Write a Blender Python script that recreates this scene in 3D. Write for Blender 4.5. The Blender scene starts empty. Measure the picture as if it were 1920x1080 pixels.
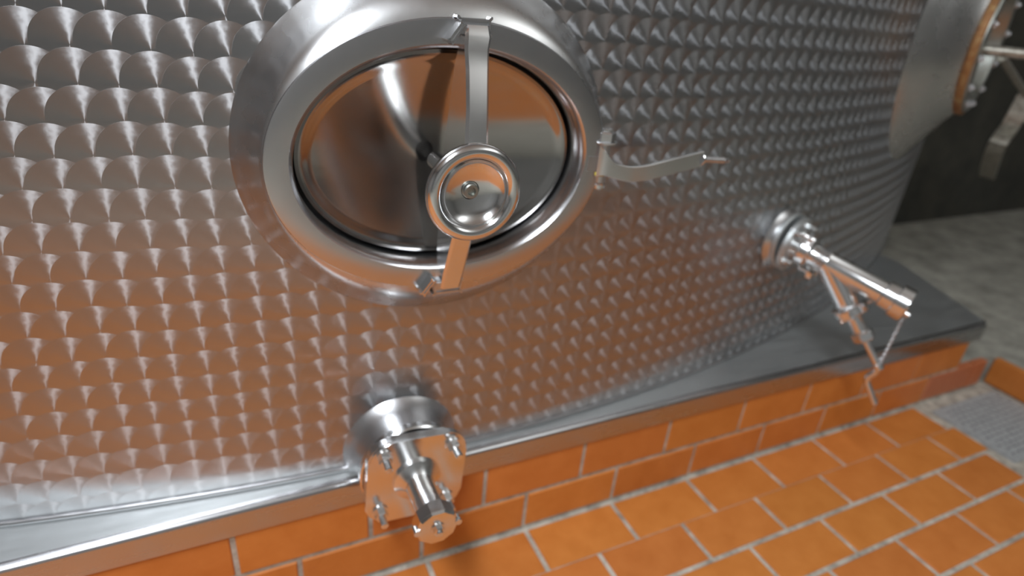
import bpy, bmesh, math, random
from mathutils import Vector, Matrix
random.seed(7)
SC = bpy.context.scene
COL = SC.collection
PI = math.pi

# ------------------------------------------------------------------ camera
FPX = 1129.3                                   # focal length in pixels of a 1920 wide frame
RX = (0.90473214, -0.12014843, 0.40868584)     # world X, Y, Z seen along camera right / down / forward
RY = (-0.41784938, -0.43687185, 0.79658326)
RZ = (0.08283511, -0.8914636, -0.44545595)
H = 1.136                                      # camera height above the tiled floor
CAM = Vector((0, 0, H))
right = Vector((RX[0], RY[0], RZ[0])); down = Vector((RX[1], RY[1], RZ[1])); fwd = Vector((RX[2], RY[2], RZ[2]))
cd = bpy.data.cameras.new('camera'); cam = bpy.data.objects.new('camera', cd); COL.objects.link(cam)
cd.sensor_width = 36; cd.lens = FPX / 1920 * 36; cd.clip_start = .01
cam.matrix_world = Matrix(((right.x, -down.x, -fwd.x, 0), (right.y, -down.y, -fwd.y, 0), (right.z, -down.z, -fwd.z, H), (0, 0, 0, 1)))
SC.camera = cam
cd.dof.use_dof = True; cd.dof.focus_distance = .72; cd.dof.aperture_fstop = 2.2

# ------------------------------------------------------------------ light
w = bpy.data.worlds.new('cellar_air'); SC.world = w; w.use_nodes = True
bg = w.node_tree.nodes['Background']; bg.inputs[0].default_value = (.8, .88, 1, 1); bg.inputs[1].default_value = .02
def area(name, loc, target, sx, sy, watts, col):
    l = bpy.data.lights.new(name, 'AREA'); l.shape = 'RECTANGLE'; l.size = sx; l.size_y = sy; l.energy = watts; l.color = col
    o = bpy.data.objects.new(name, l); COL.objects.link(o); o.location = loc
    o.rotation_euler = (Vector(target) - Vector(loc)).to_track_quat('-Z', 'Y').to_euler()
    return o
area('ceiling_lamp', (-.78, -.75, 3.0), (-.78, -.75, 0), .42, 1.9, 135, (.88, .94, 1))
area('added_fill_right', (2.9, -1.5, 2.45), (2.9, -1.5, 3.2), .42, 1.9, 55, (.94, .97, 1))  # added fill bounced off the ceiling to lift the right side
SC.view_settings.view_transform = 'Standard'; SC.view_settings.look = 'None'
SC.view_settings.gamma = 1; SC.view_settings.exposure = 0; SC.view_settings.use_curve_mapping = False

# ------------------------------------------------------------------ pixel helpers (direction only; distance from the surface touched)
def ray(px, py):
    a, b = (px - 960) / FPX, (py - 540) / FPX
    return right * a + down * b + fwd
def on_y(px, py, y):
    d = ray(px, py); return CAM + d * (y / d.y)
def on_z(px, py, z):
    d = ray(px, py); return CAM + d * ((z - H) / d.z)
TR = 4.4; TC = Vector((.35, .90 + TR))         # bowed front of the tank: arc radius and centre
def on_tank(px, py, off=0):
    d = ray(px, py); r = TR + off
    a = d.x ** 2 + d.y ** 2; b = -(d.x * TC.x + d.y * TC.y); c = TC.x ** 2 + TC.y ** 2 - r * r
    return CAM + d * ((-b - math.sqrt(max(0, b * b - a * c))) / a)
def on_plane(px, py, p, n):
    d = ray(px, py); return CAM + d * ((p - CAM).dot(n) / d.dot(n))
def tank_frame(x, z):
    s = (x - TC.x) / TR; c = math.sqrt(1 - s * s)
    n = Vector((s, -c, 0)); return Vector((TC.x + TR * s, TC.y - TR * c, z)), n, Vector((c, s, 0))

# ------------------------------------------------------------------ materials
def mat(name):
    m = bpy.data.materials.new(name); m.use_nodes = True
    nt = m.node_tree; return m, nt, nt.nodes['Principled BSDF']
def node(nt, t, **k):
    n = nt.nodes.new(t)
    for a, v in k.items(): setattr(n, a, v)
    return n
def math_n(nt, op, a, b=None, c=None):
    n = node(nt, 'ShaderNodeMath', operation=op)
    for i, v in enumerate((a, b, c)):
        if v is None: continue
        if isinstance(v, (int, float)): n.inputs[i].default_value = v
        else: nt.links.new(v, n.inputs[i])
    return n.outputs[0]
def steel(name, col=(.62, .62, .63), rough=.14, var=.08, scale=40, stretch=(1, 1, 1)):
    m, nt, p = mat(name)
    p.inputs['Base Color'].default_value = (*col, 1); p.inputs['Metallic'].default_value = 1
    tc = node(nt, 'ShaderNodeTexCoord'); mp = node(nt, 'ShaderNodeMapping'); mp.inputs['Scale'].default_value = stretch
    nz = node(nt, 'ShaderNodeTexNoise'); nz.inputs['Scale'].default_value = scale; nz.inputs['Detail'].default_value = 4
    nt.links.new(tc.outputs['Object'], mp.inputs[0]); nt.links.new(mp.outputs[0], nz.inputs['Vector'])
    mr = node(nt, 'ShaderNodeMapRange'); mr.inputs['To Min'].default_value = max(.02, rough - var); mr.inputs['To Max'].default_value = rough + var
    nt.links.new(nz.outputs['Fac'], mr.inputs['Value']); nt.links.new(mr.outputs[0], p.inputs['Roughness'])
    return m
M = {}
M['polish'] = steel('polished_steel', (.78, .78, .78), .15, .05)
M['valve'] = steel('bright_valve_steel', (.80, .80, .80), .21, .05)
M['door'] = steel('mirror_steel', (.40, .39, .38), .12, .06, 9)
M['satin'] = steel('satin_steel', (.60, .60, .61), .30, .07)
M['plate'] = steel('worn_cover_steel', (.58, .60, .60), .50, .12, 25, (.3, 3, 3))
M['lip'] = steel('folded_lip_steel', (.55, .55, .56), .26, .06, 25, (.3, 3, 3))
M['rim'] = steel('rim_steel', (.60, .60, .61), .24, .05)
M['collar'] = steel('ground_steel', (.60, .60, .60), .27, .08, 14)
M['dullface'] = steel('dull_flange_steel', (.36, .37, .34), .42, .1)
m, nt, p = mat('black_rubber'); p.inputs['Base Color'].default_value = (.012, .012, .012, 1); p.inputs['Roughness'].default_value = .5; M['rubber'] = m
m, nt, p = mat('yellow_washer'); p.inputs['Base Color'].default_value = (.55, .45, .05, 1); p.inputs['Roughness'].default_value = .4; M['yellow'] = m

def mottled(name, c1, c2, scale, rough, bump=.3, detail=6, obj_rand=0, metallic=0, dist=.002, spec=.5, c3=None):
    m, nt, p = mat(name)
    p.inputs['Roughness'].default_value = rough; p.inputs['Metallic'].default_value = metallic; p.inputs['Specular IOR Level'].default_value = spec
    g = node(nt, 'ShaderNodeNewGeometry')
    nz = node(nt, 'ShaderNodeTexNoise'); nz.inputs['Scale'].default_value = scale; nz.inputs['Detail'].default_value = detail; nz.inputs['Roughness'].default_value = .65
    nt.links.new(g.outputs['Position'], nz.inputs['Vector'])
    cr = node(nt, 'ShaderNodeValToRGB'); cr.color_ramp.elements[0].position = .32; cr.color_ramp.elements[1].position = .68
    cr.color_ramp.elements[0].color = (*c1, 1); cr.color_ramp.elements[1].color = (*c2, 1)
    if c3:
        e = cr.color_ramp.elements.new(.5); e.color = (*c3, 1)
    nt.links.new(nz.outputs['Fac'], cr.inputs[0]); out = cr.outputs[0]
    if obj_rand:
        oi = node(nt, 'ShaderNodeObjectInfo'); hs = node(nt, 'ShaderNodeHueSaturation')
        mr = node(nt, 'ShaderNodeMapRange'); mr.inputs['To Min'].default_value = 1 - obj_rand; mr.inputs['To Max'].default_value = 1 + obj_rand
        nt.links.new(oi.outputs['Random'], mr.inputs['Value']); nt.links.new(mr.outputs[0], hs.inputs['Value'])
        mh = node(nt, 'ShaderNodeMapRange'); mh.inputs['To Min']  .default_value = .497; mh.inputs['To Max'].default_value = .503
        r2 = math_n(nt, 'FRACT', math_n(nt, 'MULTIPLY', oi.outputs['Random'], 7.13))
        nt.links.new(r2, mh.inputs['Value']); nt.links.new(mh.outputs[0], hs.inputs['Hue'])
        nt.links.new(out, hs.inputs['Color']); out = hs.outputs[0]
    nt.links.new(out, p.inputs['Base Color'])
    if bump:
        b = node(nt, 'ShaderNodeBump'); b.inputs['Strength'].default_value = bump; b.inputs['Distance'].default_value = dist
        n2 = node(nt, 'ShaderNodeTexNoise'); n2.inputs['Scale'].default_value = scale * 5; n2.inputs['Detail'].default_value = 5
        nt.links.new(g.outputs['Position'], n2.inputs['Vector']); nt.links.new(n2.outputs['Fac'], b.inputs['Height']); nt.links.new(b.outputs[0], p.inputs['Normal'])
    return m
M['tile'] = mottled('orange_clay_tile', (.49, .155, .028), (.57, .197, .042), 14, .5, .12, obj_rand=.06, spec=.4)
M['redtile'] = mottled('reddish_clay_tile', (.45, .13, .05), (.50, .16, .065), 30, .5, .12)
M['mortar'] = mottled('grey_mortar', (.24, .21, .17), (.56, .51, .43), 26, .9, .6)
M['concrete'] = mottled('grey_concrete', (.20, .19, .16), (.42, .40, .34), 9, .85, .5)
M['drain'] = mottled('grey_drain_iron', (.26, .27, .27), (.40, .41, .41), 60, .5, .3, spec=.5)
M['darkhole'] = mottled('dark_slot', (.12, .125, .125), (.24, .24, .24), 60, .8, 0)
M['plaster'] = mottled('grey_plaster', (.24, .24, .23), (.32, .32, .31), 3, .9, .3)
M['ceiling'] = mottled('ceiling_plaster', (.66, .66, .64), (.74, .74, .72), 3, .9, .2)
M['darkwall'] = mottled('shade_toned_wall', (.03, .03, .025), (.07, .065, .05), 5, .95, .5)  # near-black tone carries the shade beyond the tank
M['rust'] = mottled('rusty_gold_gasket', (.20, .09, .035), (.42, .30, .13), 35, .5, .4, metallic=.35, c3=(.33, .16, .06))
M['cast'] = mottled('stained_cast_metal', (.22, .2, .16), (.5, .48, .42), 50, .4, .3, metallic=.7)

def perlage():
    m, nt, p = mat('marbled_tank_steel'); L = nt.links
    uv = node(nt, 'ShaderNodeUVMap', uv_map='UVMap'); sep = node(nt, 'ShaderNodeSeparateXYZ'); L.new(uv.outputs[0], sep.inputs[0])
    PITCH = .044
    wob = node(nt, 'ShaderNodeTexNoise'); wob.inputs['Scale'].default_value = 3.0; L.new(uv.outputs[0], wob.inputs['Vector'])
    wo = math_n(nt, 'MULTIPLY', math_n(nt, 'SUBTRACT', wob.outputs['Fac'], .5), .35)
    u = math_n(nt, 'ADD', math_n(nt, 'DIVIDE', sep.outputs[0], PITCH), 1000.5 + .546 / PITCH % 1)
    v = math_n(nt, 'ADD', math_n(nt, 'ADD', math_n(nt, 'DIVIDE', sep.outputs[1], PITCH), 1000.0), wo)
    fu = math_n(nt, 'FRACT', u); fv = math_n(nt, 'FRACT', v)
    cu = math_n(nt, 'FLOOR', u); cv = math_n(nt, 'FLOOR', v)
    RAD = .95
    DX = DY = ID = DD = None
    for (i, j) in ((0, 0), (1, 0), (-1, -1), (0, -1), (1, -1)):       # later entries lie on top
        # each disc centre is a little off its grid point
        cb = node(nt, 'ShaderNodeCombineXYZ'); L.new(math_n(nt, 'ADD', cu, i), cb.inputs[0]); L.new(math_n(nt, 'ADD', cv, j), cb.inputs[1])
        wn = node(nt, 'ShaderNodeTexWhiteNoise', noise_dimensions='2D'); L.new(cb.outputs[0], wn.inputs['Vector'])
        ws = node(nt, 'ShaderNodeSeparateColor'); L.new(wn.outputs['Color'], ws.inputs[0])
        jx = math_n(nt, 'MULTIPLY', math_n(nt, 'SUBTRACT', ws.outputs[0], .5), .10); jy = math_n(nt, 'MULTIPLY', math_n(nt, 'SUBTRACT', ws.outputs[1], .5), .10)
        dx = math_n(nt, 'SUBTRACT', math_n(nt, 'SUBTRACT', fu, i + .5), jx); dy = math_n(nt, 'SUBTRACT', math_n(nt, 'SUBTRACT', fv, j + .5), jy)
        dd = math_n(nt, 'SQRT', math_n(nt, 'ADD', math_n(nt, 'MULTIPLY', dx, dx), math_n(nt, 'MULTIPLY', dy, dy)))
        if DX is None: DX, DY, DD, ID = dx, dy, dd, ws.outputs[2]; continue
        ins = math_n(nt, 'LESS_THAN', dd, RAD)
        def mix(a, b):
            return math_n(nt, 'ADD', a, math_n(nt, 'MULTIPLY', ins, math_n(nt, 'SUBTRACT', b, a)))
        DX, DY, DD, ID = mix(DX, dx), mix(DY, dy), mix(DD, dd), mix(ID, ws.outputs[2])
    geo = node(nt, 'ShaderNodeNewGeometry')
    cz = node(nt, 'ShaderNodeVectorMath', operation='CROSS_PRODUCT'); cz.inputs[0].default_value = (0, 0, 1); L.new(geo.outputs['Normal'], cz.inputs[1])
    s1 = node(nt, 'ShaderNodeVectorMath', operation='SCALE'); L.new(cz.outputs[0], s1.inputs[0]); L.new(DX, s1.inputs['Scale'])
    cb = node(nt, 'ShaderNodeCombineXYZ'); L.new(DY, cb.inputs[2])
    ad = node(nt, 'ShaderNodeVectorMath', operation='ADD'); L.new(s1.outputs[0], ad.inputs[0]); L.new(cb.outputs[0], ad.inputs[1])
    nm = node(nt, 'ShaderNodeVectorMath', operation='NORMALIZE'); L.new(ad.outputs[0], nm.inputs[0])
    # hand-guided pad: the scratch direction wavers a little
    fn = node(nt, 'ShaderNodeTexNoise'); fn.inputs['Scale'].default_value = 90; fn.inputs['Detail'].default_value = 3; L.new(uv.outputs[0], fn.inputs['Vector'])
    vr = node(nt, 'ShaderNodeVectorRotate', rotation_type='AXIS_ANGLE'); L.new(nm.outputs[0], vr.inputs['Vector']); L.new(geo.outputs['Normal'], vr.inputs['Axis'])
    L.new(math_n(nt, 'MULTIPLY', math_n(nt, 'SUBTRACT', fn.outputs['Fac'], .5), .45), vr.inputs['Angle'])
    L.new(vr.outputs[0], p.inputs['Tangent'])
    p.inputs['Anisotropic'].default_value = .93; p.inputs['Metallic'].default_value = 1
    p.inputs['Base Color'].default_value = (.50, .50, .51, 1)
    mr = node(nt, 'ShaderNodeMapRange'); mr.inputs['From Min'].default_value = .1; mr.inputs['From Max'].default_value = .75
    mr.inputs['To Min'].default_value = .34; mr.inputs['To Max'].default_value = .40; L.new(DD, mr.inputs['Value']); L.new(mr.outputs[0], p.inputs['Roughness'])
    # every disc is ground a little hollow and steps down at its edge
    hgt = math_n(nt, 'MULTIPLY', math_n(nt, 'MULTIPLY', DD, DD), 1.0)
    b = node(nt, 'ShaderNodeBump'); b.inputs['Strength'].default_value = .2; b.inputs['Distance'].default_value = .0012
    L.new(hgt, b.inputs['Height']); L.new(b.outputs[0], p.inputs['Normal'])
    p2 = node(nt, 'ShaderNodeBsdfPrincipled'); p2.inputs['Metallic'].default_value = 1; p2.inputs['Base Color'].default_value = (.38, .38, .385, 1); p2.inputs['Roughness'].default_value = .26
    L.new(b.outputs[0], p2.inputs['Normal'])
    mx = node(nt, 'ShaderNodeMixShader'); mx.inputs[0].default_value = .42
    L.new(p.outputs[0], mx.inputs[1]); L.new(p2.outputs[0], mx.inputs[2]); L.new(mx.outputs[0], nt.nodes['Material Output'].inputs[0])
    return m
M['perlage'] = perlage()

# ------------------------------------------------------------------ mesh helpers
def finish(name, bm, m, parent=None, smooth=True, angle=35):
    bmesh.ops.recalc_face_normals(bm, faces=bm.faces[:])
    me = bpy.data.meshes.new(name); bm.to_mesh(me); bm.free()
    o = bpy.data.objects.new(name, me); COL.objects.link(o)
    if m: me.materials.append(M[m] if isinstance(m, str) else m)
    if smooth:
        me.polygons.foreach_set('use_smooth', [True] * len(me.polygons))
        me.set_sharp_from_angle(angle=math.radians(angle))
    if parent: o.parent = parent; o.matrix_parent_inverse = parent.matrix_world.inverted()
    return o
def empty(name, loc, label=None, cat=None, kind=None, group=None):
    o = bpy.data.objects.new(name, None); COL.objects.link(o); o.location = loc; o.empty_display_size = .05
    o.matrix_world = Matrix.Translation(Vector(loc))
    if label: o['label'] = label
    if cat: o['category'] = cat
    if kind: o['kind'] = kind
    if group: o['group'] = group
    return o
def frame(n, upv=(0, 0, 1)):
    n = Vector(n).normalized(); u = Vector(upv).cross(n)
    if u.length < 1e-4: u = Vector((1, 0, 0)).cross(n)
    u.normalize(); return u, n.cross(u).normalized(), n          # u (side), v (up), n (axis)
def lathe(bm, c, n, prof, seg=48, upv=(0, 0, 1), cap0=False, cap1=False, closed=False):
    """prof: (a, b, h) semi-axes along u, v at height h on axis n"""
    u, v, n = frame(n, upv); rings = []
    for q in prof:
        a, b, h = q if len(q) == 3 else (q[0], q[0], q[1])
        if a < 1e-6: rings.append([bm.verts.new(c + n * h)]); continue
        rings.append([bm.verts.new(c + u * (a * math.cos(2 * PI * k / seg)) + v * (b * math.sin(2 * PI * k / seg)) + n * h) for k in range(seg)])
    pairs = list(zip(rings, rings[1:]))
    if closed: pairs.append((rings[-1], rings[0]))
    for r0, r1 in pairs:
        for k in range(seg):
            k2 = (k + 1) % seg
            if len(r0) == 1 and len(r1) == 1: continue
            if len(r0) == 1: bm.faces.new((r0[0], r1[k2], r1[k]))
            elif len(r1) == 1: bm.faces.new((r0[k], r0[k2], r1[0]))
            else: bm.faces.new((r0[k], r0[k2], r1[k2], r1[k]))
    if cap0 and len(rings[0]) > 1: bm.faces.new(rings[0])
    if cap1 and len(rings[-1]) > 1: bm.faces.new(rings[-1])
    return bm
def lathed(name, c, n, prof, m, parent, seg=48, **k):
    bm = bmesh.new(); lathe(bm, c, n, prof, seg, **k); return finish(name, bm, m, parent)
def disc(bm, c, n, r, h0, h1, seg=40, ch=.002):
    lathe(bm, c, n, [(r - ch, h0), (r, h0 + ch), (r, h1 - ch), (r - ch, h1)], seg, cap0=True, cap1=True)
def tube(bm, pts, rad, seg=14, caps=True):
    """round bar through points; rad a number or list"""
    pts = [Vector(p) for p in pts]; n = len(pts); rad = rad if isinstance(rad, (list, tuple)) else [rad] * n
    tan = [(pts[min(i + 1, n - 1)] - pts[max(i - 1, 0)]).normalized() for i in range(n)]
    u = tan[0].orthogonal().normalized(); rings = []
    for i in range(n):
        u = (u - tan[i] * u.dot(tan[i])).normalized(); v = tan[i].cross(u)
        rings.append([bm.verts.new(pts[i] + (u * math.cos(2 * PI * k / seg) + v * math.sin(2 * PI * k / seg)) * rad[i]) for k in range(seg)])
    for a, b in zip(rings, rings[1:]):
        for k in range(seg): bm.faces.new((a[k], a[(k + 1) % seg], b[(k + 1) % seg], b[k]))
    if caps: bm.faces.new(rings[0]); bm.faces.new(rings[-1])
def smooth_path(pts, n=8):
    pts = [Vector(p) for p in pts]; P = [pts[0]] + pts + [pts[-1]]; out = []
    for i in range(1, len(P) - 2):
        for k in range(n):
            t = k / n; a, b, c, d = P[i - 1], P[i], P[i + 1], P[i + 2]
            out.append(.5 * ((2 * b) + (c - a) * t + (2 * a - 5 * b + 4 * c - d) * t * t + (3 * b - a - 3 * c + d) * t ** 3))
    out.append(pts[-1]); return out
def strap(bm, pts, hvec, hh, tt, fixed=False):
    """flat strip: pts path, hh list of half heights along hvec, tt half thickness"""
    pts = [Vector(p) for p in pts]; n = len(pts); hv = Vector(hvec).normalized(); rings = []
    for i in range(n):
        t = (pts[min(i + 1, n - 1)] - pts[max(i - 1, 0)]).normalized(); s = t.cross(hv).normalized(); h2 = hv if fixed else s.cross(t).normalized(); h = hh[i] if isinstance(hh, (list, tuple)) else hh
        r = []
        for (a, b) in ((-1, -.75), (-.75, -1), (.75, -1), (1, -.75), (1, .75), (.75, 1), (-.75, 1), (-1, .75)):
            r.append(bm.verts.new(pts[i] + s * (tt * a) + h2 * (h + (abs(b) - 1) * tt) * (1 if b > 0 else -1)))
        rings.append(r)
    for a, b in zip(rings, rings[1:]):
        for k in range(8): bm.faces.new((a[k], a[(k + 1) % 8], b[(k + 1) % 8], b[k]))
    bm.faces.new(rings[0]); bm.faces.new(rings[-1])
def box(bm, c, sx, sy, sz, ax=None, bev=0):
    ax = ax or (Vector((1, 0, 0)), Vector((0, 1, 0)), Vector((0, 0, 1))); vs = []
    c = Vector(c)
    g = bmesh.ops.create_cube(bm, size=1)['verts']
    for v in g: v.co = c + ax[0] * (v.co.x * sx) + ax[1] * (v.co.y * sy) + ax[2] * (v.co.z * sz)
    if bev: bmesh.ops.bevel(bm, geom=list({e for v in g for e in v.link_edges}), offset=bev, segments=2, affect='EDGES')
def prism(bm, poly, c, u, v, n, h0, h1, bev=0):
    lo = [bm.verts.new(c + u * a + v * b + n * h0) for a, b in poly]; hi = [bm.verts.new(c + u * a + v * b + n * h1) for a, b in poly]
    N = len(poly); fs = [bm.faces.new(lo[::-1]), bm.faces.new(hi)] + [bm.faces.new((lo[k], lo[(k + 1) % N], hi[(k + 1) % N], hi[k])) for k in range(N)]
    if bev: bmesh.ops.bevel(bm, geom=list({e for f in fs[:2] for e in f.edges}), offset=bev, segments=2, affect='EDGES')
def bolt(name, c, n, r, length, m, parent, stud=0):
    """hex nut/head on a washer, optional stud end"""
    bm = bmesh.new()
    disc(bm, c, n, r * 1.25, 0, length * .18, 20, .0006)
    lathe(bm, c, n, [(r, length * .18), (r, length * .86), (r * .8, length)], 6, cap0=True, cap1=True)
    if stud: lathe(bm, c, n, [(r * .55, length * .9), (r * .55, length + stud - .001), (r * .42, length + stud)], 14, cap0=True, cap1=True)
    return finish(name, bm, m, parent, angle=25)

# ================================================================== SETTING
PY = .8736                                     # plinth front plane
def struct(name, bm, m, parent=None):
    o = finish(name, bm, m, parent, smooth=False); o['kind'] = 'structure'; return o
bm = bmesh.new(); box(bm, (.75, 1.5, -.0585), 9.5, 10.0, .11); floor = struct('floor', bm, 'mortar')
floor['label'] = 'orange clay tile floor with grey mortar joints'
def wallbox(name, x0, x1, y0, y1, z0, z1, m):
    b = bmesh.new(); box(b, ((x0 + x1) / 2, (y0 + y1) / 2, (z0 + z1) / 2), x1 - x0, y1 - y0, z1 - z0); return struct(name, b, m)
wallbox('wall_front', -4, 5.5, -3.6, -3.5, 0, 3.2, 'plaster')
wallbox('wall_left', -4.1, -4, -3.5, 6.5, 0, 3.2, 'plaster')
wallbox('wall_right', 5.5, 5.6, -3.5, 6.5, 0, 3.2, 'plaster')
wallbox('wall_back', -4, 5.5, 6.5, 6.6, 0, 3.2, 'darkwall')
wallbox('shade_wall', 2.95, 5.5, 2.0, 2.2, 0, 3.2, 'darkwall')  # added dark wall, stands in for the shadow right of the tank
wallbox('ceiling', -4, 5.5, -3.5, 6.5, 3.2, 3.3, 'ceiling')

# floor tiles: half bond, 240 x 117 mm pitch
bm = bmesh.new(); box(bm, (-.8, -2.23, -.002), 6.4, 2.54, .006); o = finish('floor_concrete', bm, 'concrete', floor, smooth=False)
FP, FR, J = .2405, .1165, .0115
tile_me = {}
def tile_mesh(sx, sy, sz, m='tile'):
    key = (round(sx, 3), round(sy, 3), round(sz, 3), m)
    if key not in tile_me:
        b = bmesh.new(); box(b, (0, 0, 0), sx, sy, sz)
        top = [e for e in b.edges if all(v.co.z > 0 for v in e.verts)] if sz < sy else [e for e in b.edges if all(v.co.y < 0 for v in e.verts)]
        bmesh.ops.bevel(b, geom=top, offset=.0022, segments=1, affect='EDGES')
        me = bpy.data.meshes.new('tile'); b.to_mesh(me); b.free(); me.materials.append(M[m]); tile_me[key] = me
    return tile_me[key]
def add_tile(cx, cy, cz, sx, sy, sz, parent, m='tile', tilt=0):
    o = bpy.data.objects.new('tile', tile_mesh(sx, sy, sz, m)); COL.objects.link(o); o.location = (cx, cy, cz)
    o.rotation_euler = (random.uniform(-1, 1) * tilt, random.uniform(-1, 1) * tilt, 0)
    o.parent = parent; return o
DX0, DX1, DY0, DY1 = 2.012, 2.40, .565, .862   # drain cover recess
rest = bmesh.new()
for r in range(38):
    y1 = PY - .0085 - r * FR; y0 = y1 - FR + (J if r != 0 else .002)
    if y0 < -.95: break
    off = .540 if r % 2 == 0 else .540 + .13
    for k in range(-20, 9):
        x0 = off + k * FP + J / 2; x1 = off + (k + 1) * FP - J / 2
        if r in (0, 1, 2) and x0 > DX0 - .03: continue
        if r in (0, 1, 2) and x1 > DX0: x1 = DX0 - .004
        if x0 > 2.38: continue
        if x1 > 2.39: x1 = 2.39
        if x1 - x0 < .02: continue
        near = (r <= 8 and x0 > -.9)
        cx, cy = (x0 + x1) / 2, (y0 + y1) / 2
        if near: add_tile(cx, cy, -.012 + random.uniform(-.0006, .0006), x1 - x0, y1 - y0, .024, floor, tilt=.002)
        else: box(rest, (cx, cy, -.012), x1 - x0, y1 - y0, .024)
o = finish('tile_field', rest, 'tile', floor, smooth=False); o['kind'] = 'stuff'

# plinth under the tank
plinth = empty('tiled_plinth', (.7, PY, 0), 'low plinth faced with two courses of orange clay tiles under the steel cover', 'plinth')
bm = bmesh.new(); prism(bm, [(-2.6, 0), (2.165, 0), (2.36, .55), (2.36, 2.4), (-2.6, 2.4)], Vector((0, PY + .003, 0)), Vector((1, 0, 0)), Vector((0, 1, 0)), Vector((0, 0, 1)), 0, .226)
finish('core', bm, 'mortar', plinth, smooth=False)
PPX = .2475; ZJ = .111; ZT = .224
for row in range(2):
    z0, z1 = (.009, ZJ - .006) if row == 0 else (ZJ + .006, ZT)
    off = .041 if row == 0 else -.067
    xe = 2.345 if row == 0 else 2.168
    for k in range(-8, 12):
        x0 = off + k * PPX + .0048; x1 = off + (k + 1) * PPX - .0048
        if x0 > xe - .03: continue
        x1 = min(x1, xe)
        m = 'tile'
        if row == 0 and x1 > 2.25: m = 'redtile'
        o = add_tile((x0 + x1) / 2 - plinth.location.x, .012 - random.uniform(0, .0012), (z0 + z1) / 2, x1 - x0, .024, z1 - z0, plinth, m)

# concrete step at the right and its tiled kerb
bm = bmesh.new()
prism(bm, [(2.175, .892), (2.40, .892), (2.43, .88), (2.43, -3.4), (5.5, -3.4), (5.5, 6.5), (2.36, 6.5), (2.36, 1.5)], Vector((0, 0, 0)), Vector((1, 0, 0)), Vector((0, 1, 0)), Vector((0, 0, 1)), -.01, .100)
o = finish('floor_step', bm, 'concrete', None, smooth=False); o['kind'] = 'structure'; o['label'] = 'raised rough grey concrete floor behind the drain'
kerb = empty('tiled_kerb', (2.40, .8, 0), 'orange tiled kerb edging the concrete step beside the grey drain cover', 'kerb')
for k in range(10):
    y1 = .878 - k * .248; y0 = y1 - .240
    add_tile(.012, (y0 + y1) / 2 - .8, .053, .024, y1 - y0, .098, kerb)
# drain cover
drain = empty('drain_cover', (2.2, .7, 0), 'grey perforated metal drain cover set in the tiled floor', 'drain cover')
bm = bmesh.new(); box(bm, ((DX0 + DX1) / 2 - .008, (DY0 + DY1) / 2 - .012, -.006), DX1 - DX0 - .035, DY1 - DY0 - .04, .018, bev=.003); finish('cover_plate', bm, 'drain', drain)
bm = bmesh.new()
for i in range(11):
    for j in range(13):
        x = DX0 + .045 + i * .028; y = DY0 + .035 + j * .0185
        if x > DX1 - .05 or y > DY1 - .05: continue
        box(bm, (x + (j % 2) * .014, y, .0032), .014, .005, .0012)
o = finish('slots', bm, 'darkhole', drain, smooth=False); o['kind'] = 'stuff'

# steel cover over the plinth
PLZ = .281
cover = empty('steel_cover_plate', (.7, PY, PLZ - .06), 'brushed steel cover plate with folded front lip over the tiled plinth', 'cover plate')
bm = bmesh.new()
poly = [(-2.6, 1.9)]
yl = PY - .006
edge = [(yl + .0, PLZ - .058)] + [(yl + .012 - .012 * math.cos(t), PLZ - .012 + .012 * math.sin(t)) for t in [PI / 2 * k / 6 for k in range(7)]] + [(yl + .016, PLZ)]
rings = []
for x, e in ((-2.6, 0), (2.20, 0), (2.222, 1)):
    rings.append([bm.verts.new((x, y + (.012 if e else 0), z)) for y, z in edge])
for a, b in zip(rings, rings[1:]):
    for k in range(len(edge) - 1): bm.faces.new((a[k], b[k], b[k + 1], a[k + 1]))
finish('front_lip', bm, 'lip', cover, angle=60)
bm = bmesh.new()
vs = [bm.verts.new(v) for v in ((-2.6, yl + .016, PLZ), (2.20, yl + .016, PLZ), (2.222, yl + .028, PLZ), (2.40, 1.32, PLZ), (2.42, 3.0, PLZ), (-2.6, 3.0, PLZ))]
top = bm.faces.new(vs)
lo = [bm.verts.new(v.co - Vector((0, 0, .05))) for v in vs]
for k in (2, 3): bm.faces.new((vs[k], lo[k], lo[k + 1], vs[k + 1]))
finish('top_sheet', bm, 'plate', cover, smooth=False)

# ================================================================== TANK
tank = empty('wine_tank', (.35, 1.0, PLZ), 'huge stainless steel tank with circular marbled polish above the tiled plinth', 'tank')
prof = []
TH0, TH1 = math.asin((-2.1 - .35) / TR), math.asin((2.62 - .35) / TR)
for k in range(401):
    t = TH0 + (TH1 - TH0) * k / 400; prof.append((TC.x + TR * math.sin(t), TC.y - TR * math.cos(t), TR * t))
def corner(px_, py_, t0, sgn, s0):
    r = .45; cx, cy = px_ - math.sin(t0) * r, py_ + math.cos(t0) * r; out = []
    tend = sgn * PI / 2
    for k in range(1, 15):
        t = t0 + (tend - t0) * k / 14; out.append((cx + math.sin(t) * r, cy - math.cos(t) * r, s0 + (t - t0) * r))
    x, y, s = out[-1]; out.append((x, y + 2.0, s + sgn * 2.0)); return out
x, y, s = prof[-1]; prof = prof + corner(x, y, TH1, 1, s)
x, y, s = prof[0]; prof = corner(x, y, TH0, -1, s)[::-1] + prof
bm = bmesh.new(); uvl = bm.loops.layers.uv.new('UVMap')
zs = [PLZ + .001] + [.60 + .012 * k for k in range(49)] + [2.9]
rows = [[(bm.verts.new((x, y, z)), s, z, x) for x, y, s in prof] for z in zs]
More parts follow.
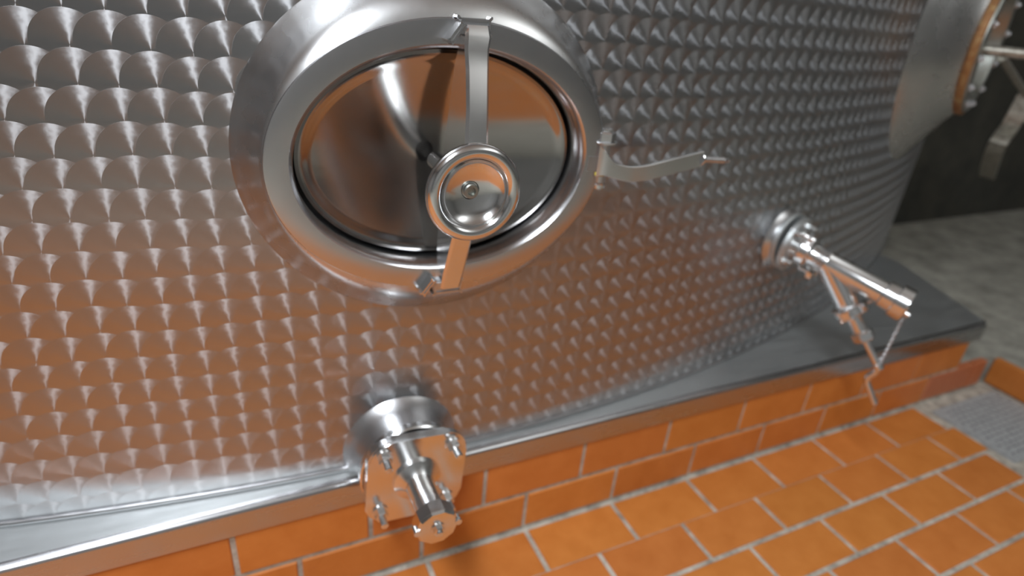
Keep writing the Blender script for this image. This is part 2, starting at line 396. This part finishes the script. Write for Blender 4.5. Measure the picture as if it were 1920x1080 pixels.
for r0, r1 in zip(rows, rows[1:]):
    for k in range(len(prof) - 1):
        q = (r0[k], r0[k + 1], r1[k + 1], r1[k])
        cxm = (q[0][3] + q[1][3]) / 2 - .312; czm = (q[0][2] + q[2][2]) / 2 - (H - .246)
        if (cxm / .262) ** 2 + (czm / .225) ** 2 < 1: continue          # opening behind the manhole
        f = bm.faces.new([a[0] for a in q])
        for lp, a in zip(f.loops, q): lp[uvl].uv = (a[1], a[2] - H)
me = bpy.data.meshes.new('shell'); bm.to_mesh(me); bm.free(); me.materials.append(M['perlage'])
me.polygons.foreach_set('use_smooth', [True] * len(me.polygons))
shell = bpy.data.objects.new('shell', me); COL.objects.link(shell); shell.parent = tank; shell.matrix_parent_inverse = tank.matrix_world.inverted()
bm = bmesh.new(); vv = [bm.verts.new((x, y, 2.9)) for x, y, s in prof]; bm.faces.new(vv); finish('tank_top', bm, 'satin', tank, smooth=False)
# weld bead at the foot
bm = bmesh.new(); tube(bm, [(x, y - .002, PLZ + .0045) for x, y, s in prof[8:-8]], .004, 8); finish('foot_weld', bm, 'satin', tank)

# ================================================================== OVAL MANHOLE
MX, MZ = .312, H - .246
mc, mn, mu = tank_frame(MX, MZ)
hatch = empty('oval_manhole', mc, 'oval manhole hatch with mirror door, yoke bar and round handwheel on the tank', 'hatch')
lathed('collar', mc, mn, [(.306, .283, -.014), (.294, .270, .001), (.285, .259, .012), (.278, .248, .026), (.273, .236, .040), (.270, .223, .051), (.268, .211, .057), (.266, .2035, .0595)], 'collar', hatch, 128)
lathed('rim', mc, mn, [(.266, .2035, .0595), (.265, .202, .0615), (.263, .200, .062), (.233, .170, .0600), (.2285, .1655, .0555), (.2265, .1635, .049), (.2270, .1640, -.03)], 'rim', hatch, 128)
door = lathed('door', mc, mn, [(.2225, .1595, -.03), (.2225, .1595, .010), (.221, .158, .015), (.216, .153, .017), (.210, .147, .0155), (.205, .142, .012)] +
              [(.205 * t, .142 * t, .012 - .030 * (1 - t * t)) for t in [1 - k / 22 for k in range(1, 22)]] + [(0, 0, -.018)], 'door', hatch, 128)
lathed('gasket', mc, mn, [(.2285, .1655, -.02), (.2285, .1655, -.004), (.2215, .1595, -.004)], 'rubber', hatch, 96)
# yoke: a tapered channel bar across the rim
YX = .308 - MX
def mp(x, z, h): return mc + mu * x + Vector((0, 0, 1)) * z + mn * h
bm = bmesh.new(); rings = []
stations = [(.196, .0175, .064, .076), (.182, .0190, .062, .084), (.165, .0180, .056, .085), (.140, .017, .046, .096), (.09, .0165, .042, .114), (.04, .0175, .042, .128), (.0, .018, .042, .134),
            (-.04, .0175, .042, .128), (-.09, .0165, .042, .114), (-.140, .017, .046, .098), (-.17, .0175, .056, .088), (-.198, .0165, .062, .080)]
for (z, hw, h0, h1) in stations:
    x0 = .012 + .016 * (z / .2) * (.6 if z < 0 else 1); b = .004
    rings.append([bm.verts.new(mp(YX + x0 + a, z, h)) for a, h in ((-hw, h0), (-hw, h1 - b), (-hw + b, h1), (hw - b, h1), (hw, h1 - b), (hw, h0))])
for a, b in zip(rings, rings[1:]):
    for k in range(6): bm.faces.new((a[k], a[(k + 1) % 6], b[(k + 1) % 6], b[k]))
bm.faces.new(rings[0]); bm.faces.new(rings[-1]); yoke = finish('yoke', bm, 'valve', hatch, angle=28)
for z, s in ((.19, 1), (-.196, -1)):          # guide lugs welded to the rim beside the yoke ends
    bm = bmesh.new(); box(bm, mp(YX - .020 + .016 * s, z - .004 * s, .068), .007, .022, .028, (mu * .8 + Vector((0, 0, -.6)), mn, mu * .6 + Vector((0, 0, .8))), .002); finish('lug', bm, 'polish', hatch)
    bm = bmesh.new(); box(bm, mp(YX + .012 + .012 * s, z + .004 * s, .0635), .046, .012, .02, (mu, mn, Vector((0, 0, 1))), .003); finish('seat_block', bm, 'satin', hatch)
# spindle and handwheel
wc = mp(.302 - MX, -.006, 0)
bm = bmesh.new(); lathe(bm, wc, mn, [(.014, .01), (.014, .16), (.012, .162)], 24, cap1=True); lathe(bm, wc, mn, [(.024, .13), (.024, .144), (.018, .148), (.018, .157)], 6, cap0=True, cap1=True); finish('spindle', bm, 'polish', hatch, angle=25)
wheel = lathed('handwheel', wc, mn, [(.016, .156), (.030, .158), (.046, .166), (.052, .169)] +
               [(.0575 + .0105 * math.cos(t), .176 + .0105 * math.sin(t)) for t in [math.radians(a) for a in range(-110, 171, 14)]] +
               [(.0455, .175), (.040, .170), (.028, .1645), (.013, .163)], 'polish', hatch, 72)
bm = bmesh.new(); lathe(bm, wc, mn, [(.0105, .160), (.0105, .168), (.009, .1695), (.006, .1695), (.005, .165), (0, .165)], 28); finish('hub_nut', bm, 'dullface', wheel)
# hinge at the right
HY = .842
hp = on_y(1128, 300, HY)
hz = Vector((0, 0, 1))
def hpt(px, py, y): return on_y(px, py, y)
ht = hpt(1137, 268, HY); hb = hpt(1121, 340, HY)
bm = bmesh.new(); tube(bm, [Vector((hp.x, HY, hb.z)), Vector((hp.x, HY, ht.z))], .0115, 20); hpin = finish('hinge_pin', bm, 'satin', hatch)
bolt('hinge_bolt', Vector((hp.x + .002, HY, ht.z)), hz, .0165, .020, 'valve', hpin, .005)
bm = bmesh.new(); disc(bm, Vector((hp.x, HY, hb.z - .001)), hz, .012, -.012, 0, 16, .003); finish('pin_foot', bm, 'polish', hpin)
bm = bmesh.new(); disc(bm, Vector((hp.x - .002, HY, hb.z + .012)), hz, .0128, 0, .006, 16, .001); finish('washer', bm, 'yellow', hpin)
bm = bmesh.new(); box(bm, (hp.x - .016, HY + .004, (ht.z + hb.z) / 2), .034, .02, .03, None, .003); finish('hinge_block', bm, 'satin', hatch)
pts = [hpt(1122, 301, .836), hpt(1134, 307, .829), hpt(1150, 319, .826), hpt(1180, 326, .824), hpt(1212, 323, .825), hpt(1245, 315, .830), hpt(1285, 305, .840), hpt(1314, 298, .846)]
sp = smooth_path(pts, 6); n_ = len(sp)
hh = [.013 + .016 * max(0, 1 - i / (n_ * .30)) ** 1.4 if i < n_ * .30 else .013 + .002 * min(1, (i - n_ * .30) / (n_ * .6)) for i in range(n_)]
bm = bmesh.new(); strap(bm, sp, (0, 0, 1), hh, .0045, True); arm = finish('swing_arm', bm, 'valve', hatch)
a, b = hpt(1312, 298, .848), hpt(1366, 301, .856)
bm = bmesh.new(); N = 26
tube(bm, [a + (b - a) * (i / N) for i in range(N + 1)], [(.0062 if i % 2 else .0050) if i < N - 4 else .0042 for i in range(N + 1)], 12); finish('threaded_stud', bm, 'satin', arm)
bolt('stud_nut', a - (b - a) * .02, (b - a), .0105, .010, 'polish', arm)

# ================================================================== FLANGED OUTLET AT THE FOOT
fc = on_y(783, 900, .795); FXc, FZc = fc.x, fc.z
ab = Vector((FXc, 0, FZc)); ay = Vector((0, -1, 0))
outlet = empty('flanged_outlet', (FXc, .84, FZc - .1), 'polished bolted flange outlet with capped pipe at the foot of the tank', 'outlet')
def op(y): return Vector((FXc, y, FZc))
lathed('neck', op(.90), ay, [(.118, -.012), (.108, .002), (.1, .012), (.0945, .03), (.090, .05), (.088, .062)], 'satin', outlet, 72)
bm = bmesh.new(); disc(bm, op(.842), ay, .098, 0, .018, 64, .003); fl0 = finish('back_flange', bm, 'polish', outlet)
u_, v_ = Vector((1, 0, 0)), Vector((0, 0, 1)); ro = math.radians(-4)
u2 = u_ * math.cos(ro) + v_ * math.sin(ro); v2 = v_ * math.cos(ro) - u_ * math.sin(ro)
def rsq(s, cr, n=7):
    out = []
    for q in range(4):
        cxq, cyq = ((1, 1), (-1, 1), (-1, -1), (1, -1))[q]
        for k in range(n + 1):
            t = q * PI / 2 + k / n * PI / 2; out.append((cxq * (s - cr) + cr * math.cos(t), cyq * (s - cr) + cr * math.sin(t)))
    return out
bm = bmesh.new(); prism(bm, rsq(.092, .044), op(.820), u2, v2, ay, 0, .020, .003); fl = finish('front_flange', bm, 'polish', outlet, angle=30)
for sx, sz in ((-1, 1), (1, 1), (1, -1), (-1, -1)):
    bolt('flange_bolt', op(.800) + u2 * (.064 * sx) + v2 * (.064 * sz), ay, .0125, .016, 'valve', fl, .020)
lathed('pipe', op(.80), ay, [(.044, -.002), (.044, .006), (.034, .012), (.0265, .02), (.0255, .10)], 'valve', outlet, 48)
bm = bmesh.new(); lathe(bm, op(.71), ay, [(.0255, 0), (.0375, .004), (.0375, .028), (.034, .032), (0, .032)], 10, cap0=True); cap = finish('end_cap', bm, 'polish', outlet, angle=25)
bolt('cap_bolt', op(.678), ay, .010, .010, 'polish', cap, .004)
for sx in (-1, 1):
    bm = bmesh.new(); tube(bm, [op(.69) + u_ * (.036 * sx) + v_ * .002, op(.676) + u_ * (.036 * sx) + v_ * .002], .006, 12); finish('cap_stud', bm, 'polish', cap)

# ================================================================== Y-SHAPED VALVE AT THE RIGHT
V0 = on_tank(1464, 446); VE = on_tank(1690, 568, .29)
va = (VE - V0).normalized(); VL = (VE - V0).length
_, vn, vu = tank_frame(V0.x, V0.z)
valve = empty('y_valve', V0, 'polished Y-shaped drain valve with crank spindle and chained end cap', 'valve')
lathed('weld_neck', V0, vn, [(.088, -.010), (.074, .003), (.066, .012), (.062, .022)], 'satin', valve, 48)
bm = bmesh.new(); disc(bm, V0, vn, .073, .016, .028, 48, .002); f1 = finish('tank_flange', bm, 'plate', valve)
bm = bmesh.new(); disc(bm, V0 + va * .006, (vn + va).normalized(), .071, .022, .036, 48, .002); f2 = finish('valve_flange', bm, 'plate', valve)
fu_, fv_, _n = frame(vn)
for k in range(4):
    t = PI / 4 + k * PI / 2
    bolt('flange_bolt', V0 + vn * .040 + fu_ * (.054 * math.cos(t)) + fv_ * (.054 * math.sin(t)), vn, .0095, .012, 'valve', f2, .012)
bm = bmesh.new(); lathe(bm, V0, va, [(.030, .035), (.033, .05), (.040, .056), (.040, .075), (.035, .080), (.0285, .083)], 40); finish('union_collar', bm, 'valve', valve)
bm = bmesh.new(); lathe(bm, V0, va, [(.0285, .08), (.0285, .118), (.0297, .120), (.0297, .124), (.0285, .126), (.0285, VL - .03)], 40); pipe = finish('straight_pipe', bm, 'valve', valve)
# clamp ears with wing screw behind the union
wdir = (-hz * .9 + vu * .45).normalized()
bm = bmesh.new()
for s in (-1, 1):
    base = V0 + va * (.068 + s * .008)
    strap(bm, smooth_path([base + wdir * .03, base + wdir * .05 + va * (.006 * s), base + wdir * .066 + va * (.002 * s)], 4), va.cross(wdir), .008, .003)
clamp = finish('clamp_ears', bm, 'valve', valve)
bm = bmesh.new(); wb = V0 + va * .068 + wdir * .066; tube(bm, [wb - va * .016, wb + va * .02], .0045, 12); box(bm, wb + va * .018, .03, .008, .012, (fu_, va, fv_), .002); finish('wing_screw', bm, 'valve', clamp)
bm = bmesh.new()
for s in (-1, 1):
    base = V0 + va * (.070 + s * .009)
    strap(bm, smooth_path([base - wdir * .03, base - wdir * .046, base - wdir * .056], 4), va.cross(wdir), .008, .003)
tube(bm, [V0 + va * .052 - wdir * .05, V0 + va * .09 - wdir * .05], .0045, 12)
finish('clamp_hinge', bm, 'valve', valve)
# end fitting and cap
bm = bmesh.new(); lathe(bm, V0, va, [(.0285, VL - .045), (.034, VL - .042), (.035, VL - .02), (.035, VL - .016)], 40); finish('end_collar', bm, 'valve', pipe)
bm = bmesh.new(); lathe(bm, V0, va, [(.035, VL - .016), (.041, VL - .014), (.041, VL + .012), (.038, VL + .016), (0, VL + .016)], 40); ecap = finish('end_cap', bm, 'valve', valve)
bu, bv, _ = frame(va)
bm = bmesh.new(); tube(bm, [V0 + va * (VL + .014) + bu * .012 - bv * .022, V0 + va * (VL + .030) + bu * .012 - bv * .022], .007, 12); finish('cap_stud', bm, 'valve', ecap)
# branch
B0 = V0 + va * .125; BE = None
pn = va.cross(hz).normalized()
def brp(px, py): return on_plane(px, py, B0, pn)
bt = brp(1648, 690); bd = (bt - B0).normalized(); BL = (bt - B0).length
def bl(t): return B0 + bd * t
t1 = (brp(1600, 577) - B0).dot(bd); t2 = (brp(1622, 628) - B0).dot(bd)
bm = bmesh.new(); lathe(bm, B0, bd, [(.029, .0), (.029, t1 - .012), (.033, t1 - .010)], 40); finish('branch_pipe', bm, 'valve', valve)
cu_, cv_, _ = frame(bd)
bm = bmesh.new(); disc(bm, B0, bd, .041, t1 - .010, t1 + .014, 40, .003)
for s in (-1, 1): box(bm, B0 + bd * (t1 + .002) + cu_ * (.046 * s), .022, .022, .020, (cu_, cv_, bd), .003)
bcl = finish('branch_clamp', bm, 'valve', valve)
bm = bmesh.new(); tube(bm, [B0 + bd * (t1 + .002) + cu_ * .03 + cv_ * .02, B0 + bd * (t1 + .002) + cu_ * .03 + cv_ * .045], .006, 12); finish('clamp_bolt', bm, 'valve', bcl)
bm = bmesh.new(); lathe(bm, B0, bd, [(.019, t1 + .012), (.019, t2 - .012)], 32); finish('bonnet', bm, 'valve', valve)
bm = bmesh.new(); lathe(bm, B0, bd, [(.022, t2 - .014), (.027, t2 - .011), (.027, t2 + .010), (.022, t2 + .014)], 6, cap0=True, cap1=True); bmesh.ops.bevel(bm, geom=bm.edges[:], offset=.002, segments=2, affect='EDGES'); finish('gland_nut', bm, 'valve', valve)
bm = bmesh.new(); lathe(bm, B0, bd, [(.0088, t2 + .012), (.0088, BL)], 20, cap1=True); disc(bm, B0, bd, .0115, BL - .012, BL + .004, 20, .002); finish('spindle', bm, 'valve', valve)
cp = [bl(BL - .002), brp(1640, 699), brp(1629, 706), brp(1626, 716), brp(1632, 734), brp(1640, 757)]
bm = bmesh.new(); tube(bm, smooth_path(cp, 6), .0078, 14); finish('crank_handle', bm, 'valve', valve)
# chain from cap to spindle
ca = brp(1688, 590); cb_ = bl(BL - .004); ca = V0 + va * (VL + .022) + bu * .012 - bv * .030
bm = bmesh.new(); NL = 20
for i in range(NL):
    t = (i + .5) / NL; c = ca.lerp(cb_, t) - hz * (.010 * 4 * t * (1 - t)); d = (cb_ - ca).normalized(); s1 = d.orthogonal().normalized(); s1 = s1 if i % 2 else d.cross(s1)
    hl = (cb_ - ca).length / NL * .68; ring = []
    K = 10; pts = [c + d * (hl * math.cos(2 * PI * k / K)) + s1 * (.0036 * math.sin(2 * PI * k / K)) for k in range(K + 1)]
    tube(bm, pts, .0012, 5, caps=False)
o = finish('chain', bm, 'satin', valve)

# ================================================================== SECOND HATCH FAR RIGHT
SX, SZ = 1.985, H - .035
sc_, sn, su = tank_frame(SX, SZ)
side = empty('bolted_side_hatch', sc_, 'second hatch neck with rusty gold gasket and bolted flange, far right of tank', 'hatch')
SR, SO = .200, .112
lathed('neck', sc_, sn, [(.345, .40, -.03), (.318, .365, -.004), (.300, .340, .012), (.275, .305, .032), (.250, .265, .055), (.212, .222, .078), (.190, .195, .100)], 'collar', side, 96)
lathed('gasket_ring', sc_, sn, [(.187, .100), (.194, .100), (.196, .104), (.196, .116), (.193, .119), (.187, .119), (.187, .10)], 'rust', side, 96)
fl = lathed('flange', sc_, sn, [(.187, .105), (.187, .122), (.184, .125), (.142, .125), (.140, .122), (.140, -.02)], 'dullface', side, 96)
lathed('opening_shade', sc_, sn, [(.140, .02), (.07, .012), (0, .01)], 'rubber', side, 64)  # black disc stands in for the shade inside the open neck
sv = hz
for k in range(12):
    t = 2 * PI * k / 12 + .2
    bolt('flange_bolt', sc_ + sn * .125 + su * (.166 * math.cos(t)) + sv * (.166 * math.sin(t)), sn, .010, .008, 'satin', fl, .004)
fp = sc_ + sn * .13
q0 = on_plane(1852, 94, fp, sn)
bm = bmesh.new(); tube(bm, [q0 - sn * .01, q0 + sn * .16], .014, 18); box(bm, q0 + sn * .155 - hz * .05, .022, .014, .15, (su, sn, hz), .003); finish('bracket_bar', bm, 'cast', side)
q1 = on_plane(1925, 180, sc_ + sn * .20, sn); q2 = on_plane(1895, 235, sc_ + sn * .19, sn); q3 = on_plane(1868, 275, sc_ + sn * .18, sn); q4 = on_plane(1850, 330, sc_ + sn * .17, sn)
bm = bmesh.new(); strap(bm, smooth_path([q1, q2, q3, q4], 6), sn, .03, .009); lev = finish('clamp_lever', bm, 'cast', side)
q5 = on_plane(1912, 222, sc_ + sn * .20, sn)
bm = bmesh.new(); disc(bm, q5, sn, .014, .0, .03, 16, .003); finish('knob', bm, 'cast', lev)
bm = bmesh.new(); tube(bm, [q1, q1.lerp(sc_ + sn * .12 + su * .05, .8)], .012, 12); finish('lever_pivot', bm, 'cast', lev)
